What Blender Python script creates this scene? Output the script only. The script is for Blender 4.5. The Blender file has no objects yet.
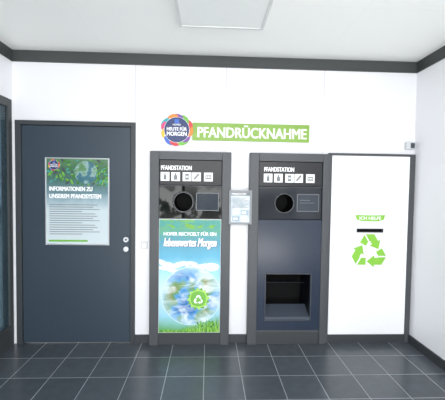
import bpy, math, random
from mathutils import Matrix, Vector
random.seed(4)
SC=bpy.context.scene
COL=SC.collection
# ------------------------------------------------------------------ materials
def srgb(c):
    return tuple(((v/255)/12.92 if v/255<=.04045 else ((v/255+.055)/1.055)**2.4) for v in c)+(1,)
MATS={}
def mat(name,c,rough=.5,metal=0,spec=.5,noise=0,nscale=30,emit=0,coat=0):
    if name in MATS: return MATS[name]
    m=bpy.data.materials.new(name);m.use_nodes=True
    nt=m.node_tree;b=nt.nodes['Principled BSDF']
    b.inputs['Roughness'].default_value=rough
    b.inputs['Metallic'].default_value=metal
    b.inputs['Specular IOR Level'].default_value=spec
    b.inputs['Coat Weight'].default_value=coat
    b.inputs['Coat Roughness'].default_value=.05
    col=srgb(c)
    n=nt.nodes.new('ShaderNodeTexNoise');n.inputs['Scale'].default_value=nscale
    tc=nt.nodes.new('ShaderNodeTexCoord');nt.links.new(tc.outputs['Object'],n.inputs['Vector'])
    mx=nt.nodes.new('ShaderNodeMix');mx.data_type='RGBA'
    k=max(noise,.02)
    mx.inputs[6].default_value=tuple(v*(1-k) for v in col[:3])+(1,)
    mx.inputs[7].default_value=tuple(min(1,v*(1+k)) for v in col[:3])+(1,)
    nt.links.new(n.outputs['Fac'],mx.inputs[0]);nt.links.new(mx.outputs[2],b.inputs['Base Color'])
    if emit:
        b.inputs['Emission Color'].default_value=col;b.inputs['Emission Strength'].default_value=emit
    MATS[name]=m;return m
def ramp_mat(name,stops,axis=None,lo=0,hi=1,nscale=5,nmix=.0,rough=.4,detail=4,coat=0,radial=None,dist=0):
    m=bpy.data.materials.new(name);m.use_nodes=True
    nt=m.node_tree;b=nt.nodes['Principled BSDF'];b.inputs['Roughness'].default_value=rough
    b.inputs['Coat Weight'].default_value=coat;b.inputs['Coat Roughness'].default_value=.03
    tc=nt.nodes.new('ShaderNodeTexCoord')
    n=nt.nodes.new('ShaderNodeTexNoise');n.inputs['Scale'].default_value=nscale;n.inputs['Detail'].default_value=detail;n.inputs['Distortion'].default_value=dist
    nt.links.new(tc.outputs['Object'],n.inputs['Vector'])
    r=nt.nodes.new('ShaderNodeValToRGB')
    while len(r.color_ramp.elements)<len(stops): r.color_ramp.elements.new(.5)
    for e,(p,c) in zip(r.color_ramp.elements,stops): e.position=p;e.color=srgb(c)
    if axis is None: nt.links.new(n.outputs['Fac'],r.inputs[0])
    else:
        s=nt.nodes.new('ShaderNodeSeparateXYZ');nt.links.new(tc.outputs['Object'],s.inputs[0])
        mr=nt.nodes.new('ShaderNodeMapRange');mr.inputs[1].default_value=lo;mr.inputs[2].default_value=hi
        nt.links.new(s.outputs[axis],mr.inputs[0])
        a=nt.nodes.new('ShaderNodeMath');a.operation='MULTIPLY_ADD'
        nt.links.new(n.outputs['Fac'],a.inputs[0]);a.inputs[1].default_value=nmix
        o=nt.nodes.new('ShaderNodeMath');o.operation='SUBTRACT';nt.links.new(mr.outputs[0],o.inputs[0]);o.inputs[1].default_value=nmix/2
        nt.links.new(o.outputs[0],a.inputs[2]);nt.links.new(a.outputs[0],r.inputs[0])
    out=r.outputs[0]
    if radial:   # pale atmosphere at the rim of a printed globe, soft streaky clouds
        cx,cz,R,c=radial
        n2=nt.nodes.new('ShaderNodeTexNoise');n2.inputs['Scale'].default_value=6;n2.inputs['Detail'].default_value=10;n2.inputs['Distortion'].default_value=.8
        mp=nt.nodes.new('ShaderNodeMapping');mp.inputs['Location'].default_value=(3.3,0,5.1);mp.inputs['Rotation'].default_value=(0,.5,0);mp.inputs['Scale'].default_value=(1,1,1.9);nt.links.new(tc.outputs['Object'],mp.inputs[0]);nt.links.new(mp.outputs[0],n2.inputs[0])
        q2=nt.nodes.new('ShaderNodeMapRange');q2.inputs[1].default_value=.45;q2.inputs[2].default_value=.68;nt.links.new(n2.outputs['Fac'],q2.inputs[0]);q2.inputs[4].default_value=.95
        m2=nt.nodes.new('ShaderNodeMix');m2.data_type='RGBA';nt.links.new(q2.outputs[0],m2.inputs[0]);nt.links.new(out,m2.inputs[6]);m2.inputs[7].default_value=srgb((236,244,250));out=m2.outputs[2]
        vm=nt.nodes.new('ShaderNodeVectorMath');vm.operation='DISTANCE';nt.links.new(tc.outputs['Object'],vm.inputs[0]);vm.inputs[1].default_value=(cx,0,cz)
        q=nt.nodes.new('ShaderNodeMapRange');q.inputs[1].default_value=R*.68;q.inputs[2].default_value=R;nt.links.new(vm.outputs['Value'],q.inputs[0]);q.inputs[4].default_value=.55
        mx=nt.nodes.new('ShaderNodeMix');mx.data_type='RGBA';nt.links.new(q.outputs[0],mx.inputs[0]);nt.links.new(out,mx.inputs[6]);mx.inputs[7].default_value=srgb(c);out=mx.outputs[2]
    nt.links.new(out,b.inputs['Base Color'])
    MATS[name]=m;return m
def seam_mat(name,c,seams,w=.0035,dark=.6,rough=.35):
    m=bpy.data.materials.new(name);m.use_nodes=True
    nt=m.node_tree;b=nt.nodes['Principled BSDF'];b.inputs['Roughness'].default_value=rough
    tc=nt.nodes.new('ShaderNodeTexCoord');s=nt.nodes.new('ShaderNodeSeparateXYZ');nt.links.new(tc.outputs['Object'],s.inputs[0])
    prev=None
    for ax,x in seams:
        q=nt.nodes.new('ShaderNodeMath');q.operation='COMPARE';nt.links.new(s.outputs[ax],q.inputs[0]);q.inputs[1].default_value=x;q.inputs[2].default_value=w
        if prev:
            a=nt.nodes.new('ShaderNodeMath');a.operation='MAXIMUM';nt.links.new(prev,a.inputs[0]);nt.links.new(q.outputs[0],a.inputs[1]);prev=a.outputs[0]
        else: prev=q.outputs[0]
    mx=nt.nodes.new('ShaderNodeMix');mx.data_type='RGBA';col=srgb(c)
    mx.inputs[6].default_value=col;mx.inputs[7].default_value=tuple(v*dark for v in col[:3])+(1,)
    nt.links.new(prev,mx.inputs[0])
    nt.links.new(mx.outputs[2],b.inputs['Base Color'])
    MATS[name]=m;return m
# ------------------------------------------------------------------ mesh builder
class MB:
    def __init__(s): s.v=[];s.f=[];s.m=[];s.mats=[];s.clip=None
    def mi(s,m):
        if m not in s.mats: s.mats.append(m)
        return s.mats.index(m)
    def add(s,vs,fs,m):
        o=len(s.v);s.v+= [tuple(v) for v in vs];k=s.mi(m)
        for f in fs: s.f.append(tuple(o+i for i in f));s.m.append(k)
        return s
    def box(s,x0,x1,y0,y1,z0,z1,m,bev=0):
        if bev<=0 :
            vs=[(x0,y0,z0),(x1,y0,z0),(x1,y1,z0),(x0,y1,z0),(x0,y0,z1),(x1,y0,z1),(x1,y1,z1),(x0,y1,z1)]
            fs=[(0,1,5,4),(1,2,6,5),(2,3,7,6),(3,0,4,7),(4,5,6,7),(3,2,1,0)]
            return s.add(vs,fs,m)
        import bmesh
        bm=bmesh.new();bmesh.ops.create_cube(bm,size=1)
        for v in bm.verts: v.co=Vector(((x0+x1)/2+v.co.x*(x1-x0),(y0+y1)/2+v.co.y*(y1-y0),(z0+z1)/2+v.co.z*(z1-z0)))
        bmesh.ops.bevel(bm,geom=bm.edges[:],offset=bev,segments=2,affect='EDGES',profile=.5)
        bm.verts.index_update()
        s.add([v.co[:] for v in bm.verts],[[v.index for v in f.verts] for f in bm.faces],m);bm.free();return s
    def poly(s,pts,y,m,t=0):
        if s.clip:
            a0,a1,c0,c1=s.clip
            pts=[(min(max(x,a0),a1),min(max(z,c0),c1)) for x,z in pts]
            q=[]
            for p in pts:
                if not q or math.dist(p,q[-1])>1e-6: q.append(p)
            if len(q)>1 and math.dist(q[0],q[-1])<1e-6:q.pop()
            pts=q
            if len(pts)<3: return s
        a=sum(pts[i][0]*pts[(i+1)%len(pts)][1]-pts[(i+1)%len(pts)][0]*pts[i][1] for i in range(len(pts)))
        if a<0: pts=pts[::-1]
        n=len(pts)
        if t==0: return s.add([(x,y,z) for x,z in pts],[tuple(range(n))],m)
        vs=[(x,y,z) for x,z in pts]+[(x,y+t,z) for x,z in pts]
        fs=[tuple(range(n)),tuple(range(2*n-1,n-1,-1))]+[(i+n,(i+1)%n+n,(i+1)%n,i) for i in range(n)]
        return s.add(vs,fs,m)
    def rect(s,x0,x1,z0,z1,y,m,t=0): return s.poly([(x0,z0),(x1,z0),(x1,z1),(x0,z1)],y,m,t)
    def disc(s,cx,cz,r,y,m,t=0,n=40):
        return s.poly([(cx+r*math.cos(2*math.pi*i/n),cz+r*math.sin(2*math.pi*i/n)) for i in range(n)],y,m,t)
    def leaf(s,lx,lz,a,L,y,m,k=.4):
        return s.poly([(lx+L*math.cos(t)*math.cos(a)-k*L*math.sin(t)*math.sin(a),lz+L*math.cos(t)*math.sin(a)+k*L*math.sin(t)*math.cos(a)) for t in [j*math.pi/6 for j in range(12)]],y,m)
    def ring(s,cx,cz,r0,r1,y,m,t=.01,n=40):
        vs=[];fs=[]
        for i in range(n):
            c,q=math.cos(2*math.pi*i/n),math.sin(2*math.pi*i/n)
            vs+=[(cx+r1*c,y,cz+r1*q),(cx+r0*c,y,cz+r0*q),(cx+r0*c,y+t,cz+r0*q),(cx+r1*c,y+t,cz+r1*q)]
        for i in range(n):
            a=i*4;b=((i+1)%n)*4
            fs+=[(a,b,b+1,a+1),(a+1,b+1,b+2,a+2),(a+3,b+3,b,a),(a+2,b+2,b+3,a+3)]
        return s.add(vs,fs,m)
    def frame(s,x0,x1,z0,z1,w,y0,y1,m,bev=0):
        s.box(x0,x0+w,y0,y1,z0,z1,m,bev);s.box(x1-w,x1,y0,y1,z0,z1,m,bev)
        s.box(x0+w,x1-w,y0,y1,z1-w,z1,m,bev);s.box(x0+w,x1-w,y0,y1,z0,z0+w,m,bev);return s
    def holed(s,x0,x1,z0,z1,cx,cz,r,y,depth,m,mh):
        angs=[2*math.pi*i/48 for i in range(48)]
        for X,Z in((x0,z0),(x1,z0),(x1,z1),(x0,z1)): angs.append(math.atan2(Z-cz,X-cx)%(2*math.pi))
        angs=sorted(set(angs));n=len(angs);vs=[]
        for a in angs:
            c,q=math.cos(a),math.sin(a);t=1e9
            if c>1e-9:t=min(t,(x1-cx)/c)
            if c<-1e-9:t=min(t,(x0-cx)/c)
            if q>1e-9:t=min(t,(z1-cz)/q)
            if q<-1e-9:t=min(t,(z0-cz)/q)
            vs+=[(cx+t*c,y,cz+t*q),(cx+r*c,y,cz+r*q)]
        s.add(vs,[(2*i,2*((i+1)%n),2*((i+1)%n)+1,2*i+1) for i in range(n)],m)
        vs=[];
        for a in angs: vs+=[(cx+r*math.cos(a),y,cz+r*math.sin(a)),(cx+r*.93*math.cos(a),y+depth,cz+r*.93*math.sin(a))]
        s.add(vs,[(2*i,2*((i+1)%n),2*((i+1)%n)+1,2*i+1) for i in range(n)],mh)
        s.add(vs,[tuple(2*i+1 for i in range(n))],mh);return s
    def text(s,txt,x0,x1,z0,z1,y,m,bold=.0,shear=0):
        cu=bpy.data.curves.new('t','FONT');cu.body=txt;cu.size=1;cu.shear=shear;cu.resolution_u=3
        ob=bpy.data.objects.new('t',cu);COL.objects.link(ob)
        dg=bpy.context.evaluated_depsgraph_get();dg.update()
        me=bpy.data.meshes.new_from_object(ob.evaluated_get(dg))
        vs=[v.co.copy() for v in me.vertices];fs=[list(p.vertices) for p in me.polygons]
        bpy.data.objects.remove(ob);bpy.data.curves.remove(cu);bpy.data.meshes.remove(me)
        ax=min(v.x for v in vs);bx=max(v.x for v in vs);ay=min(v.y for v in vs);by=max(v.y for v in vs)
        sh=bold*(z1-z0)
        sx=(x1-x0-2*sh)/(bx-ax);sz=(z1-z0-sh)/(by-ay)
        offs=[(0,0)] if not bold else [(-1,-.5),(1,-.5),(-1,.5),(1,.5),(0,0)]
        for i,(ox,oz) in enumerate(offs):
            s.add([(x0+sh+ox*sh+(v.x-ax)*sx,y-i*.00004,z0+sh/2+oz*sh+(v.y-ay)*sz) for v in vs],fs,m)
        return s
    def obj(s,name,base=(0,0,0),parent=None,label=None):
        me=bpy.data.meshes.new(name);me.from_pydata([(x-base[0],y-base[1],z-base[2]) for x,y,z in s.v],[],s.f)
        for m in s.mats: me.materials.append(m)
        for p,k in zip(me.polygons,s.m): p.material_index=k
        me.update();o=bpy.data.objects.new(name,me);COL.objects.link(o)
        if parent: o.parent=parent
        else: o.location=base
        if label: o['label']=label
        return o
def thing(name,base,label,cat):
    e=bpy.data.objects.new(name,None);e.empty_display_size=.1;e.location=base;COL.objects.link(e)
    e['label']=label;e['category']=cat;return e
def structure(o): o['kind']='structure';return o

# ------------------------------------------------------------------ materials list
WALL=seam_mat('wall_white',(230,231,236),[(0,-.69),(0,.155),(0,1.09)],dark=.74)
WALLS=seam_mat('wall_side',(240,241,245),[(1,-1.2),(1,-2.4)],dark=.8)
CEIL=seam_mat('ceiling_panel',(250,252,250),[(1,-.9),(0,-.95),(0,1.05)],w=.002,dark=.94,rough=.5)
TRIM=mat('anthracite_trim',(60,64,65),.5)
FRAME=mat('machine_grey',(74,77,81),.4,noise=.05,spec=.35)
PLINTH=mat('plinth_dark',(54,58,62),.5)
BLACKP=mat('black_panel',(26,29,34),.3,spec=.3)
NAVY=mat('navy_panel',(38,49,67),.24,spec=.35)
NAVYD=mat('navy_dark',(20,27,38),.12,spec=.4)
GLOSSB=mat('black_glass',(7,9,12),.02,spec=.9,coat=.3)
DARK=mat('dark_inside',(5,6,8),.7,spec=.2)
NICHE=mat('niche_inside',(16,20,28),.4,spec=.2)
WHITE=mat('print_white',(245,246,248),.5)
LOCKW=mat('locker_white',(238,239,243),.3)
GREEN=mat('sign_green',(128,168,64),.4)
GREEND=mat('print_green',(132,194,62),.4)
SILVER=mat('brushed_silver',(190,194,198),.35,metal=.8)
DOOR=mat('door_blue_grey',(50,63,75),.42,noise=.04,spec=.4)
DOORF=mat('door_frame_dark',(54,59,64),.5)
LGREY=mat('light_grey',(200,205,208),.4)
MGREY=mat('mid_grey',(110,116,122),.4)
DGREY=mat('dark_grey',(60,66,74),.4)
BLUET=mat('print_blue',(60,100,145),.4)
NAVYP=mat('print_navy',(20,44,100),.4)
ICON=mat('icon_ink',(44,50,56),.5)
SCREEN=mat('screen_dark',(36,46,58),.1)

def tile_mat():
    m=bpy.data.materials.new('floor_tiles');m.use_nodes=True;nt=m.node_tree;b=nt.nodes['Principled BSDF']
    tc=nt.nodes.new('ShaderNodeTexCoord');mp=nt.nodes.new('ShaderNodeMapping');nt.links.new(tc.outputs['Object'],mp.inputs[0])
    mp.inputs['Location'].default_value=(TX,TY,0)
    br=nt.nodes.new('ShaderNodeTexBrick');br.offset=0;br.squash=1
    br.inputs['Scale'].default_value=1;br.inputs['Brick Width'].default_value=TW;br.inputs['Row Height'].default_value=TH
    br.inputs['Mortar Size'].default_value=.0032;br.inputs['Mortar Smooth'].default_value=.1
    br.inputs['Color1'].default_value=srgb((72,78,85));br.inputs['Color2'].default_value=srgb((81,87,94));br.inputs['Mortar'].default_value=srgb((156,162,166))
    nt.links.new(mp.outputs[0],br.inputs[0])
    n=nt.nodes.new('ShaderNodeTexNoise');n.inputs['Scale'].default_value=14;n.inputs['Detail'].default_value=6;nt.links.new(tc.outputs['Object'],n.inputs[0])
    mx=nt.nodes.new('ShaderNodeMix');mx.data_type='RGBA';mx.blend_type='OVERLAY';mx.inputs[0].default_value=.2
    nt.links.new(br.outputs[0],mx.inputs[6]);nt.links.new(n.outputs['Fac'],mx.inputs[7])
    nt.links.new(mx.outputs[2],b.inputs['Base Color']);b.inputs['Roughness'].default_value=.27
    bp=nt.nodes.new('ShaderNodeBump');bp.inputs['Strength'].default_value=.3;bp.inputs['Distance'].default_value=.003;bp.invert=True
    nt.links.new(br.outputs['Fac'],bp.inputs['Height']);nt.links.new(bp.outputs[0],b.inputs['Normal'])
    return m
TW=.30;TH=.30;TX=0.02;TY=.276
FLOOR=tile_mat()

# ------------------------------------------------------------------ room
XL,XR,H=-1.81,1.99,2.725;YF=-4.6
structure(MB().box(XL-.2,XR+.2,YF,.7,-.1,0,FLOOR).obj('floor'))
structure(MB().box(XL-.2,XR+.2,YF,.7,H,H+.1,CEIL).obj('ceiling'))
w=MB()
w.box(XL,-1.76,0,.1,0,H,WALL).box(-1.76,-.69,0,.1,2.08,H,WALL).box(-.69,-.545,0,.1,0,H,WALL)
w.box(-.545,.208,0,.1,1.827,H,WALL).box(.208,.382,0,.1,0,H,WALL).box(.382,XR,0,.1,1.83,H,WALL)
structure(w.obj('wall_back'))
w=MB();w.box(XL-.1,XL,YF,.1,2.27,H,WALLS).box(XL-.1,XL,-.02,.1,0,2.27,WALLS);structure(w.obj('wall_left'))
structure(MB().box(XR,XR+.1,YF,.1,0,H,WALLS).obj('wall_right'))
structure(MB().box(XL,XR,-.012,0,2.622,H,TRIM).obj('trim_1'))
structure(MB().box(XL,XL+.012,YF,-.012,2.622,H,TRIM).obj('trim_2'))
structure(MB().box(XR-.012,XR,YF,-.012,2.622,H,TRIM).obj('trim_3'))
b=MB();b.box(.208,.382,-.012,0,0,.08,PLINTH);b.box(-.69,-.545,-.012,0,0,.08,PLINTH);structure(b.obj('baseboard_back'))
structure(MB().box(XR-.014,XR,YF,-.032,0,.08,PLINTH).obj('baseboard_right'))
def glass():
    m=bpy.data.materials.new('tinted_glass');m.use_nodes=True;nt=m.node_tree
    b=nt.nodes['Principled BSDF'];b.inputs['Base Color'].default_value=srgb((72,90,100));b.inputs['Roughness'].default_value=.03
    tr=nt.nodes.new('ShaderNodeBsdfTransparent');tr.inputs[0].default_value=srgb((175,195,205))
    ms=nt.nodes.new('ShaderNodeMixShader');ms.inputs[0].default_value=.5
    nt.links.new(tr.outputs[0],ms.inputs[1]);nt.links.new(b.outputs[0],ms.inputs[2]);nt.links.new(ms.outputs[0],nt.nodes['Material Output'].inputs[0]);return m
GL=glass()
win=bpy.data.objects.new('window_1',None);COL.objects.link(win);win.location=(XL,-.02,0);structure(win)
wb=(XL,-.02,0)
g=MB();x0,x1=XL-.06,XL+.006
for ya,yb in((-.075,-.02),(-1.19,-1.11),(-2.29,-2.21),(-3.39,-3.31),(YF,YF+.07)): g.box(x0,x1,ya,yb,0,2.27,TRIM,.003)
g.box(x0,x1,YF+.07,-.075,2.2,2.27,TRIM);g.box(x0,x1,YF+.07,-.075,0,.2,TRIM)
g.obj('window_frame',wb,win)
MB().box(XL-.018,XL-.01,YF+.07,-.075,.2,2.2,GL).obj('pane',wb,win)
win=bpy.data.objects.new('unseen_front_posts',None);COL.objects.link(win);win.location=(.09,YF,0);structure(win);wb=(.09,YF,0)  # unseen posts behind the camera, added for reflections in the machine fronts
g=MB()
for x in(XL,-.62,.7,XR-.07): g.box(x,x+.07,YF-.06,YF,0,H,TRIM)
g.box(XL+.07,XR-.07,YF-.055,YF-.005,2.15,2.22,TRIM);g.obj('window_frame',wb,win)
# door
dr=bpy.data.objects.new('door_1',None);COL.objects.link(dr);dr.location=(-1.235,0,0);structure(dr);db=(-1.235,0,0)
f=MB();f.box(-1.779,-1.728,-.025,.06,0,2.09,DOORF,.003).box(-.73,-.688,-.025,.06,0,2.09,DOORF,.003).box(-1.728,-.73,-.025,.06,2.05,2.09,DOORF,.003)
f.obj('door_frame',db,dr)
MB().box(-1.724,-.734,-.012,.04,.012,2.046,DOOR,.003).obj('door_leaf',db,dr)
l=MB();l.disc(-.772,.995,.024,-.02,SILVER,.008);l.disc(-.772,.995,.011,-.023,MGREY,.004);l.box(-.775,-.769,-.025,-.02,.987,1.003,ICON);l.obj('lock_rosette',db,dr)
l=MB();l.disc(-.772,.905,.024,-.02,SILVER,.008);l.disc(-.772,.905,.013,-.04,SILVER,.021);l.obj('door_knob',db,dr)

# ------------------------------------------------------------------ shared graphics
def recycle(mb,cx,cz,R,y,m,wd=.30,gap=None):
    P=[(cx+R*math.cos(math.radians(a)),cz+R*math.sin(math.radians(a))) for a in(90,-30,210)]
    def lerp(a,b,t): return (a[0]+(b[0]-a[0])*t,a[1]+(b[1]-a[1])*t)
    def nrm(a,b):
        dx,dy=b[0]-a[0],b[1]-a[1];L=math.hypot(dx,dy);return(-dy/L,dx/L)
    for k in range(3):
        A,B,C=P[k-1],P[k],P[(k+1)%3];w=R*wd/2
        pth=[lerp(A,B,.60),lerp(A,B,.83),lerp(B,C,.17),lerp(B,C,.34)]
        ns=[nrm(pth[i],pth[i+1]) for i in range(3)]
        pn=[ns[0]]
        for i in(0,1):
            a,b=ns[i],ns[i+1];sx,sy=a[0]+b[0],a[1]+b[1];L=math.hypot(sx,sy);d=(sx/L*a[0]+sy/L*a[1]);pn.append((sx/L/d,sy/L/d))
        pn.append(ns[2])
        L_=[(p[0]+n[0]*w,p[1]+n[1]*w) for p,n in zip(pth,pn)];R_=[(p[0]-n[0]*w,p[1]-n[1]*w) for p,n in zip(pth,pn)]
        for i in range(3): mb.poly([L_[i],L_[i+1],R_[i+1],R_[i]],y,m)
        e=pth[3];n=ns[2];tip=lerp(B,C,.57)
        mb.poly([(e[0]+n[0]*w*1.8,e[1]+n[1]*w*1.8),tip,(e[0]-n[0]*w*1.8,e[1]-n[1]*w*1.8)],y,m)
        if gap:
            for j in(1,):
                a,b=L_[j],R_[j];dx,dy=b[0]-a[0],b[1]-a[1];L=math.hypot(dx,dy);q=R*.035;nx,ny=-dy/L*q,dx/L*q
                mb.poly([(a[0]+nx,a[1]+ny),(b[0]+nx,b[1]+ny),(b[0]-nx,b[1]-ny),(a[0]-nx,a[1]-ny)],y-.0004,gap)
RINGC=[mat('ring_'+n,c,.4) for n,c in(('red',(205,50,60)),('orange',(235,130,40)),('yellow',(240,190,60)),('green',(110,180,60)),('teal',(40,160,170)),('blue',(50,100,190)),('violet',(120,70,160)),('pink',(215,60,120)))]
def emblem(mb,cx,cz,R,y,t=.006):
    # overlapping scalloped strokes in several colours behind a navy disc
    rn=random.Random(11)
    mb.disc(cx,cz,R*.84,y+.0006,WHITE,t)
    K=12
    for k in range(K):
        a0=k*2*math.pi/K+rn.uniform(-.1,.1);span=rn.uniform(.62,.85);n=10;o=[];q=[];r_0=rn.uniform(.74,.82);r_1=rn.uniform(.86,.96)
        for i in range(n+1):
            u=i/n;a=a0+u*span;th=math.sin(math.pi*min(1,u*.85+.15))**.7
            rm=R*(r_0+(r_1-r_0)*u);o.append((cx+(rm+R*.14*th)*math.cos(a),cz+(rm+R*.14*th)*math.sin(a)));q.append((cx+(rm-R*.10*th)*math.cos(a),cz+(rm-R*.10*th)*math.sin(a)))
        for i in range(n): mb.poly([o[i],o[i+1],q[i+1],q[i]],y-k*.00003,RINGC[(k*3)%8])
    mb.disc(cx,cz,R*.765,y-.0006,WHITE);mb.disc(cx,cz,R*.75,y-.0009,NAVYP)
    k=y-.0013
    mb.rect(cx-.14*R,cx+.14*R,cz+.38*R,cz+.64*R,k,RINGC[5])
    mb.text('HOFER',cx-.24*R,cx+.24*R,cz+.25*R,cz+.36*R,k-.0003,WHITE,.02)
    mb.text('HEUTE FÜR',cx-.60*R,cx+.60*R,cz-.05*R,cz+.20*R,k,WHITE,.035)
    mb.text('MORGEN',cx-.60*R,cx+.60*R,cz-.36*R,cz-.11*R,k,WHITE,.04)

# ------------------------------------------------------------------ green sign + emblem
B=(.4,0,1.94)
s=thing('sign_board',B,'long green sign with white German lettering above the machines','sign')
MB().box(-.16,.952,-.012,0,1.938,2.103,GREEN,.002).obj('board',B,s)
MB().text('PFANDRÜCKNAHME',-.112,.925,1.966,2.086,-.0135,WHITE,.028).obj('lettering',B,s)
B=(-.304,0,1.875)
s=thing('round_sign',B,'round navy emblem with multicoloured ring beside the green sign','sign')
e=MB();emblem(e,-.304,2.03,.155,-.022,t=.021);e.obj('emblem_disc',B,s)

# ------------------------------------------------------------------ machines
PRINT=ramp_mat('poster_sky',[(0,(90,160,80)),(.15,(150,205,225)),(.38,(200,228,242)),(.54,(150,208,232)),(.68,(60,160,195)),(.80,(40,138,165)),(.9,(60,150,130)),(1,(90,165,85))],2,.118,1.19,4,.12,.3,detail=3)
CLOUD=ramp_mat('cloud',[(0,(200,226,240)),(.5,(222,238,247)),(1,(240,247,252))],None,nscale=14)
ex,ez,ER=-.150,.470,.275
EARTH=ramp_mat('earth',[(0,(24,84,152)),(.44,(44,116,182)),(.50,(84,156,208)),(.53,(96,150,130)),(.57,(98,142,80)),(.62,(140,145,95)),(.68,(110,150,90)),(.8,(90,140,60))],None,nscale=4,detail=9,rough=.3,radial=(ex+.1685,ez,ER,(190,224,243)))
GRASS=mat('leaf_print',(104,168,50),.4,noise=.4,nscale=60)
GRASSD=mat('leaf_print_dark',(50,115,40),.4,noise=.4,nscale=60)
GLOW=mat('badge_green',(165,215,100),.4)
BADGE=mat('badge_inner',(110,178,66),.4)
TEALP=mat('teal_print',(60,150,140),.4,noise=.2)
def pictogram(mb,k,cx,cz,s,y):
    if k in(0,1):
        w=s*(.16 if k==0 else .2)
        mb.poly([(cx-w,cz-.36*s),(cx+w,cz-.36*s),(cx+w,cz+.05*s),(cx+w*.4,cz+.22*s),(cx+w*.4,cz+.38*s),(cx-w*.4,cz+.38*s),(cx-w*.4,cz+.22*s),(cx-w,cz+.05*s)],y,MGREY)
    elif k==2:
        mb.rect(cx-.2*s,cx+.2*s,cz-.34*s,cz+.34*s,y,MGREY);mb.rect(cx-.14*s,cx+.14*s,cz-.12*s,cz+.12*s,y-.0002,LGREY)
    elif k==3:
        mb.poly([(cx-.3*s,cz-.3*s),(cx-.15*s,cz-.3*s),(cx+.3*s,cz+.22*s),(cx+.3*s,cz+.36*s),(cx+.16*s,cz+.36*s),(cx-.3*s,cz-.16*s)],y,MGREY)
    else:
        mb.rect(cx-.34*s,cx+.34*s,cz-.25*s,cz+.2*s,y,MGREY)
        for i in range(3): mb.rect(cx-.26*s+i*.19*s,cx-.14*s+i*.19*s,cz-.1*s,cz+.08*s,y-.0002,WHITE)
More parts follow.
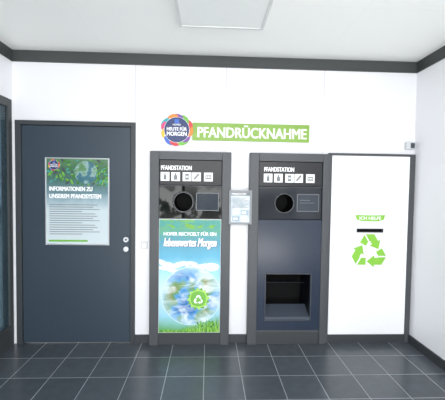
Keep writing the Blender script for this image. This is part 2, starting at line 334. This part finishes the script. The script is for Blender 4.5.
def machine(x0,kind):
    x1=x0+.753 if kind==1 else x0+.758
    cx=(x0+x1)/2;B=(cx,-.06,0)
    T=thing('deposit_machine',B,'grey bottle return machine with globe poster front' if kind==1 else 'grey bottle return machine with dark navy front and open niche','machine')
    T['group']='bottle return machines in the wall'
    F=.084;ZT=1.827;ix0,ix1=x0+F,x1-F
    if kind==2: ix1=x1-.062;ix0=x0+.088
    b=MB();y0,y1=-.06,.0
    b.box(x0,ix0,y0,y1,0,ZT,FRAME,.004).box(ix1,x1,y0,y1,0,ZT,FRAME,.004).box(ix0,ix1,y0,y1,1.75,ZT,FRAME,.003)
    b.box(x0+.01,x0+.03,0,.5,0,ZT-.01,PLINTH).box(x1-.03,x1-.01,0,.5,0,ZT-.01,PLINTH).box(x0+.03,x1-.03,.48,.5,0,ZT-.01,PLINTH).box(x0+.03,x1-.03,0,.48,ZT-.03,ZT-.01,PLINTH)
    b.obj('frame',B,T)
    MB().box(ix0,ix1,-.05,0,0,.115,PLINTH,.003).obj('plinth',B,T)
    h=MB();h.box(ix0+.002,ix1-.002,-.044,0,1.515,1.748,BLACKP,.003);h.obj('header_panel',B,T)
    tx=x0+.10 if kind==1 else x0+.138
    MB().text('PFANDSTATION',tx,tx+.285,1.654,1.697,-.0455,WHITE,.045).obj('lettering',B,T)
    s=.082;xs=[0,.096,.20,.286,.395]
    for k,dx in enumerate(xs):
        q=MB();c=tx+.038+dx*1.02
        q.box(c-s/2,c+s/2,-.0465,-.0445,1.553,1.553+s,WHITE,.0008);pictogram(q,k,c,1.553+s/2,s,-.0472);q.obj('pictogram',B,T)
    zb=1.205
    hx=(x0+.31 if kind==1 else x0+.335);hz=1.357
    p=MB();P=GLOSSB if kind==1 else NAVYD
    p.holed(ix0+.002,ix1-.002,zb,1.508,hx,hz,.092,-.040,.22,P,DARK)
    p.box(ix0+.002,ix1-.002,-.0505,-.03,1.508,1.512,FRAME)
    p.obj('intake_panel',B,T)
    r=MB();r.ring(hx,hz,.090,.102,-.050,BLACKP if kind==1 else NAVYD,.012,48);r.ring(hx,hz,.088,.091,-.0505,MGREY,.012,48);r.obj('intake_ring',B,T)
    d=MB();dx0=x0+.435 if kind==1 else x0+.462
    d.box(dx0,dx0+.20,-.046,-.04,1.285,1.44,SCREEN,.002)
    d.frame(dx0-.006,dx0+.206,1.279,1.446,.006,-.047,-.04,MGREY)
    if kind==2:
        d.rect(dx0+.02,dx0+.12,1.385,1.39,-.0465,MGREY);d.rect(dx0+.02,dx0+.16,1.36,1.364,-.0465,MGREY)
    d.obj('display',B,T)
    if kind==1:
        f=MB();f.box(ix0+.001,ix1-.001,-.054,-.02,.118,1.2,LGREY,.003);f.obj('front_panel',B,T)
        y=-.0545;px0,px1=ix0+.006,ix1-.006
        g=MB();g.clip=(px0,px1,.124,1.192);g.rect(px0,px1,.124,1.192,y,PRINT)
        for i in range(44):
            lx=px0+random.random()*(px1-px0);lz=1.125+random.random()*.07
            g.leaf(lx,lz,random.uniform(-.5,.5),.025+random.random()*.03,y-.0001-i*.000002,[TEALP,GRASS,TEALP,TEALP,TEALP][i%5])
        for i in range(26):
            cx_=px0+random.random()*(px1-px0);cz_=.70+.09*random.random()+.08*abs(cx_-ex);r_=.015+.022*random.random()
            g.leaf(cx_,cz_,random.uniform(-.2,.2),r_*1.7,y-.0003-i*.000002,CLOUD,.35)
        g.disc(ex,ez,ER+.004,y-.0006,CLOUD,n=72);g.disc(ex,ez,ER,y-.0009,EARTH,n=72)
        for i in range(420):
            bx=px0+.003+random.random()*(px1-px0-.006);hh=(.035+.15*max(0,(bx+.25)/.37))*(.5+.6*random.random());lean=random.uniform(-.03,.03)
            g.poly([(bx-.0025,.124),(bx+.0025,.124),(bx+lean,.124+hh)],y-.0011-i*.000001,[GRASS,GRASSD,GRASS,GLOW][i%4])
        for i in range(20):
            lx=px1-.02-random.random()*.2;g.leaf(lx,.15+random.random()*.08,random.uniform(0,3.14),.015,y-.0017-i*.000004,GRASS if i%3 else GRASSD)
        bc,bz=-.085,.445
        def rsq(r,k=.3): return [(bc+r*(abs(math.cos(t))**k)*(1 if math.cos(t)>0 else -1),bz+r*(abs(math.sin(t))**k)*(1 if math.sin(t)>0 else -1)) for t in [j*math.pi/20+.01 for j in range(40)]]
        for i in range(16):
            a=i*math.pi/8;g.leaf(bc+.075*math.cos(a),bz+.075*math.sin(a),a+.5,.034,y-.0019-i*.000003,[GLOW,GRASS][i%2],.45)
        g.poly(rsq(.082,.8),y-.0021,GLOW);g.poly(rsq(.072,.8),y-.0023,BADGE);recycle(g,bc,bz-.01,.05,y-.0026,WHITE,.28)
        g.obj('poster_print',B,T,'printed globe poster with green grass and badge')
        t=MB()
        t.text('HOFER RECYCELT FÜR EIN',px0+.04,px1-.04,1.043,1.083,y-.002,WHITE,.045)
        t.text('lebenswertes Morgen',px0+.046,px1-.029,.912,1.016,y-.0021,NAVYP,.05,.3)
        t.text('lebenswertes Morgen',px0+.04,px1-.035,.916,1.020,y-.0026,WHITE,.035,.3)
        t.obj('lettering',B,T)
    else:
        nx0,nx1,nz0,nz1=.553,.985,.238,.682
        f=MB();a,c=ix0+.001,ix1-.001
        f.box(a,nx0,-.052,-.02,.14,1.2,NAVY).box(nx1,c,-.052,-.02,.14,1.2,NAVY).box(nx0,nx1,-.052,-.02,nz1,1.2,NAVY).box(nx0,nx1,-.052,-.02,.14,nz0,NAVY)
        f.obj('front_panel',B,T)
        n=MB();n.frame(nx0-.008,nx1+.008,nz0-.008,nz1+.008,.010,-.058,-.02,DGREY,.002)
        D2=.30
        n.box(nx0-.004,nx0,-.02,D2,nz0,nz1,NICHE).box(nx1,nx1+.004,-.02,D2,nz0,nz1,NICHE).box(nx0,nx1,-.02,D2,nz1,nz1+.004,NICHE).box(nx0,nx1,-.02,D2,nz0-.004,nz0,NICHE).box(nx0,nx1,D2,D2+.004,nz0,nz1,DARK)
        n.obj('niche',B,T)
        q=MB()
        q.add([(nx0+.02,.10,.555),(nx1-.02,.10,.555),(nx1-.05,.28,.52),(nx0+.05,.28,.52),(nx0+.02,.10,.562),(nx1-.02,.10,.562),(nx1-.05,.28,.527),(nx0+.05,.28,.527)],[(3,2,1,0),(4,5,6,7),(0,1,5,4),(1,2,6,5),(2,3,7,6),(3,0,4,7)],NICHE)
        q.obj('inner_flap',B,T)
        q=MB();LIP=mat('lip_grey',(72,80,92),.3)
        q.add([(nx0+.003,-.05,nz0+.003),(nx1-.003,-.05,nz0+.003),(nx1-.003,-.05,nz0+.028),(nx0+.003,-.05,nz0+.028),(nx0+.003,.12,nz0+.003),(nx1-.003,.12,nz0+.003),(nx1-.003,.12,nz0+.095),(nx0+.003,.12,nz0+.095)],[(0,1,2,3),(3,2,6,7),(7,6,5,4),(0,3,7,4),(1,5,6,2),(0,4,5,1)],LIP)
        q.obj('tray_lip',B,T)
        MB().box(ix0+.001,ix1-.001,-.046,-.02,.117,.138,FRAME).obj('lower_strip',B,T)
    return T
machine(-.545,1);machine(.382,2)

# ------------------------------------------------------------------ white cabinet
B=(1.56,0,0)
c=thing('collection_cabinet',B,'white cabinet with green recycling symbol and posting slot','cabinet')
f=MB();f.box(1.1405,1.171,-.03,.05,0,1.842,FRAME,.003).box(1.94,1.988,-.03,.05,0,1.842,FRAME,.003).box(1.171,1.94,-.03,.05,1.821,1.842,FRAME,.002)
f.obj('frame',B,c)
MB().box(1.171,1.94,-.02,.05,0,.078,PLINTH).obj('plinth',B,c)
zs0,zs1,xs0,xs1=1.086,1.118,1.435,1.69
d=MB();a0,a1,z0,z1=1.176,1.936,.083,1.818
d.box(a0,xs0,-.024,.0,z0,z1,LOCKW).box(xs1,a1,-.024,0,z0,z1,LOCKW).box(xs0,xs1,-.024,0,zs1,z1,LOCKW).box(xs0,xs1,-.024,0,z0,zs0,LOCKW)
dd=d.obj('cabinet_door',B,c)
q=MB();q.frame(xs0-.003,xs1+.003,zs0-.003,zs1+.003,.006,-.027,-.0,ICON);q.box(xs0,xs1,.0,.04,zs0,zs1,DARK);q.obj('slot',B,dd)
q=MB();recycle(q,1.562,.895,.185,-.0250,GREEND,.37,LOCKW);q.obj('recycling_symbol',B,dd)
q=MB();q.poly([(1.415,1.254),(1.50,1.250),(1.625,1.250),(1.71,1.254),(1.695,1.208),(1.64,1.192),(1.485,1.192),(1.43,1.208)],-.0250,GREEND)
q.text('ICH HELFE',1.455,1.67,1.206,1.238,-.0256,WHITE,.04);q.obj('lettering',B,dd)

# ------------------------------------------------------------------ door poster
B=(-1.218,-.012,.94)
p=thing('notice_poster',B,'framed information poster with globe picture on dark door','poster')
X0,X1,Z0,Z1=-1.511,-.925,.941,1.755
MB().frame(X0,X1,Z0,Z1,.012,-.026,-.0125,SILVER,.002).obj('poster_frame',B,p)
PT=ramp_mat('poster_teal',[(0,(200,212,218)),(.40,(192,206,212)),(.50,(156,178,188)),(.6,(100,132,142)),(.76,(62,102,96)),(.9,(60,100,76)),(1,(84,126,88))],2,0,.81,10,.12,.35,coat=.3)
MB().box(X0+.012,X1-.012,-.018,-.0125,Z0+.012,Z1-.012,PT).obj('poster_print',B,p)
y=-.0185
EARTH2=ramp_mat('earth_dark',[(0,(24,70,90)),(.45,(60,110,125)),(.52,(140,170,172)),(.6,(90,135,90)),(1,(60,105,70))],None,nscale=12,detail=8)
g=MB();g.clip=(X0+.014,X1-.014,Z0+.014,Z1-.014)
for i in range(110):
    g.leaf(-1.50+random.random()*.56,1.51+random.random()*.23,random.uniform(0,3.14),.012+.016*random.random(),y-.00005-i*.000002,[GRASSD,TEALP,GRASSD,DGREY,GRASS][i%5])
g.disc(-1.14,1.62,.105,y-.0003,EARTH2,n=48)
for i in range(36):
    g.leaf(-1.05+random.random()*.11,1.50+random.random()*.18,random.uniform(0,3.14),.015,y-.0005-i*.000003,GRASSD if i%3 else GRASS)
g.obj('globe_picture',B,p)
g=MB();emblem(g,-1.43,1.685,.055,y-.0008,.0003);g.obj('emblem',B,p)
t=MB()
t.text('INFORMATIONEN ZU',-1.475,-1.08,1.446,1.487,y-.001,WHITE,.05);t.text('UNSEREM PFANDSYSTEM',-1.475,-1.0,1.378,1.419,y-.001,WHITE,.05)
for i in range(14):
    L=[.44,.40,.46,.30,.42][i%5];zz=1.315-i*.021
    t.rect(-1.475,-1.475+L,zz,zz+.006,y-.0005,MGREY)
t.obj('lettering',B,p)
g=MB()
g.rect(X0+.03,X1-.2,.972,.99,y-.0005,BADGE);g.obj('green_strip',B,p)

# ------------------------------------------------------------------ small info holder
B=(.297,0,1.152)
p=thing('leaflet_holder',B,'small grey framed information sheet between the two machines','sign')
h0,h1,hb,ht=.19,.404,1.156,1.474
HF=mat('holder_grey',(128,133,138),.4,metal=.2)
MB().frame(h0,h1,hb,ht,.019,-.083,-.064,HF,.003).obj('holder_frame',B,p)
MB().box(.24,.35,-.064,0,1.25,1.40,MGREY).obj('bracket',B,p)
SH=ramp_mat('sheet',[(0,(196,206,214)),(.45,(180,194,204)),(.6,(210,216,222)),(1,(196,204,212))],None,nscale=14,detail=8)
g=MB();g.box(h0+.016,h1-.016,-.076,-.065,hb+.016,ht-.016,SH).obj('sheet',B,p)
y=-.0766
g=MB();g.rect(h0+.019,h1-.019,1.425,1.455,y,MGREY);g.text('PFANDSTATION',h0+.024,.35,1.432,1.45,y-.0003,WHITE,.03)
for i in range(9): g.rect(.222,.222+[.14,.12,.15][i%3],1.40-i*.011,1.4035-i*.011,y,MGREY)
g.obj('lettering',B,p)
PALE=mat('print_pale_blue',(150,170,186),.5)
for r in range(2):
    for k in range(2):
        g=MB();a=.222+k*.08;z=1.245-r*.058
        g.rect(a,a+.07,z,z+.045,y,[LGREY,PALE][(r+k)%2]);g.rect(a+.01,a+.05,z+.012,z+.032,y-.0003,WHITE)
        g.obj('printed_picture',B,p)

# ------------------------------------------------------------------ switch, sensor
B=(-.6,0,.91)
s=thing('wall_switch',B,'small white wall switch plate beside the door','switch')
MB().box(-.635,-.572,-.01,0,.908,.975,LGREY,.003).obj('cover_plate',B,s)
MB().box(-.624,-.583,-.014,-.01,.92,.963,WHITE,.002).obj('rocker',B,s)
B=(1.93,0,1.88)
s=thing('door_sensor',B,'small white box with dark button above the cabinet corner','sensor')
MB().box(1.89,1.975,-.035,0,1.888,1.962,LGREY,.004).obj('housing',B,s)
MB().box(1.930,1.968,-.042,-.035,1.90,1.950,DGREY,.003).obj('button',B,s)

# ------------------------------------------------------------------ ceiling light
B=(.08,-.94,H)
s=thing('ceiling_light',B,'square white flush ceiling lamp under the pale ceiling','lamp')
f=MB();LX0,LX1,LY0,LY1=-.232,.392,-1.26,-.635
HOUS=mat('lamp_white',(215,218,218),.5);DIFF=mat('lamp_diffuser',(236,239,239),.6,emit=.03)
f.box(LX0,LX0+.02,LY0,LY1,H-.045,H,HOUS).box(LX1-.02,LX1,LY0,LY1,H-.045,H,HOUS).box(LX0+.02,LX1-.02,LY0,LY0+.02,H-.045,H,HOUS).box(LX0+.02,LX1-.02,LY1-.02,LY1,H-.045,H,HOUS)
f.obj('lamp_housing',B,s)
MB().box(LX0+.02,LX1-.02,LY0+.02,LY1-.02,H-.04,H-.03,DIFF).obj('diffuser',B,s)

# ------------------------------------------------------------------ light
wd=bpy.data.worlds.new('World');SC.world=wd;wd.use_nodes=True;nt=wd.node_tree;bg=nt.nodes['Background']
tc=nt.nodes.new('ShaderNodeTexCoord');sp=nt.nodes.new('ShaderNodeSeparateXYZ');nt.links.new(tc.outputs['Generated'],sp.inputs[0])
mr=nt.nodes.new('ShaderNodeMapRange');mr.inputs[1].default_value=-.3;mr.inputs[2].default_value=.3;nt.links.new(sp.outputs[2],mr.inputs[0])
nz=nt.nodes.new('ShaderNodeTexNoise');nz.inputs['Scale'].default_value=30;nz.inputs['Detail'].default_value=4;nt.links.new(tc.outputs['Generated'],nz.inputs[0])
st=nt.nodes.new('ShaderNodeMapRange');st.inputs[1].default_value=.48;st.inputs[2].default_value=.54;nt.links.new(nz.outputs['Fac'],st.inputs[0])
street=nt.nodes.new('ShaderNodeMix');street.data_type='RGBA';street.inputs[6].default_value=srgb((52,66,56));street.inputs[7].default_value=srgb((254,255,255));nt.links.new(st.outputs[0],street.inputs[0])
sky=nt.nodes.new('ShaderNodeValToRGB');sky.color_ramp.elements[0].color=srgb((180,180,176));sky.color_ramp.elements[1].color=srgb((244,247,250));sky.color_ramp.elements[0].position=.35;sky.color_ramp.elements[1].position=.65
nt.links.new(mr.outputs[0],sky.inputs[0])
band=nt.nodes.new('ShaderNodeValToRGB');band.color_ramp.elements.new(.5)
for e,(p_,v) in zip(band.color_ramp.elements,((.22,0),(.40,1),(.60,0))): e.position=p_;e.color=(v,v,v,1)
nt.links.new(mr.outputs[0],band.inputs[0])
mw=nt.nodes.new('ShaderNodeMix');mw.data_type='RGBA';nt.links.new(band.outputs[0],mw.inputs[0]);nt.links.new(sky.outputs[0],mw.inputs[6]);nt.links.new(street.outputs[2],mw.inputs[7])
nt.links.new(mw.outputs[2],bg.inputs[0]);bg.inputs[1].default_value=2.7
def area(loc,rot,sx,sy,e,c=(1,1,1)):
    l=bpy.data.lights.new('daylight_and_fill','AREA');l.shape='RECTANGLE';l.size=sx;l.size_y=sy;l.energy=e;l.color=c
    o=bpy.data.objects.new('daylight_and_fill',l);o.location=loc;o.rotation_euler=rot;COL.objects.link(o);return o
area((.1,-4.8,2.15),(math.radians(84),0,0),3.6,1.1,105,(1,.99,.985))
area((.1,-4.1,.06),(math.radians(148),0,0),3.4,.9,150,(1,.99,.97))  # added fill aimed up from the floor, brightens the ceiling like bounced daylight
# ------------------------------------------------------------------ camera
yaw,pit,rol=[math.radians(a) for a in(2.424,2.201,.804)]
Rr=Matrix.Rotation(-yaw,3,'Z')@Matrix.Rotation(math.radians(90)-pit,3,'X')@Matrix.Rotation(rol,3,'Z')
cd=bpy.data.cameras.new('Camera');cd.sensor_width=36;cd.lens=330/445*36;cam=bpy.data.objects.new('Camera',cd)
cam.matrix_world=Matrix.Translation((0,-3.14,1.5))@Rr.to_4x4();COL.objects.link(cam);SC.camera=cam
cd.clip_start=.05
SC.view_settings.view_transform='Standard'
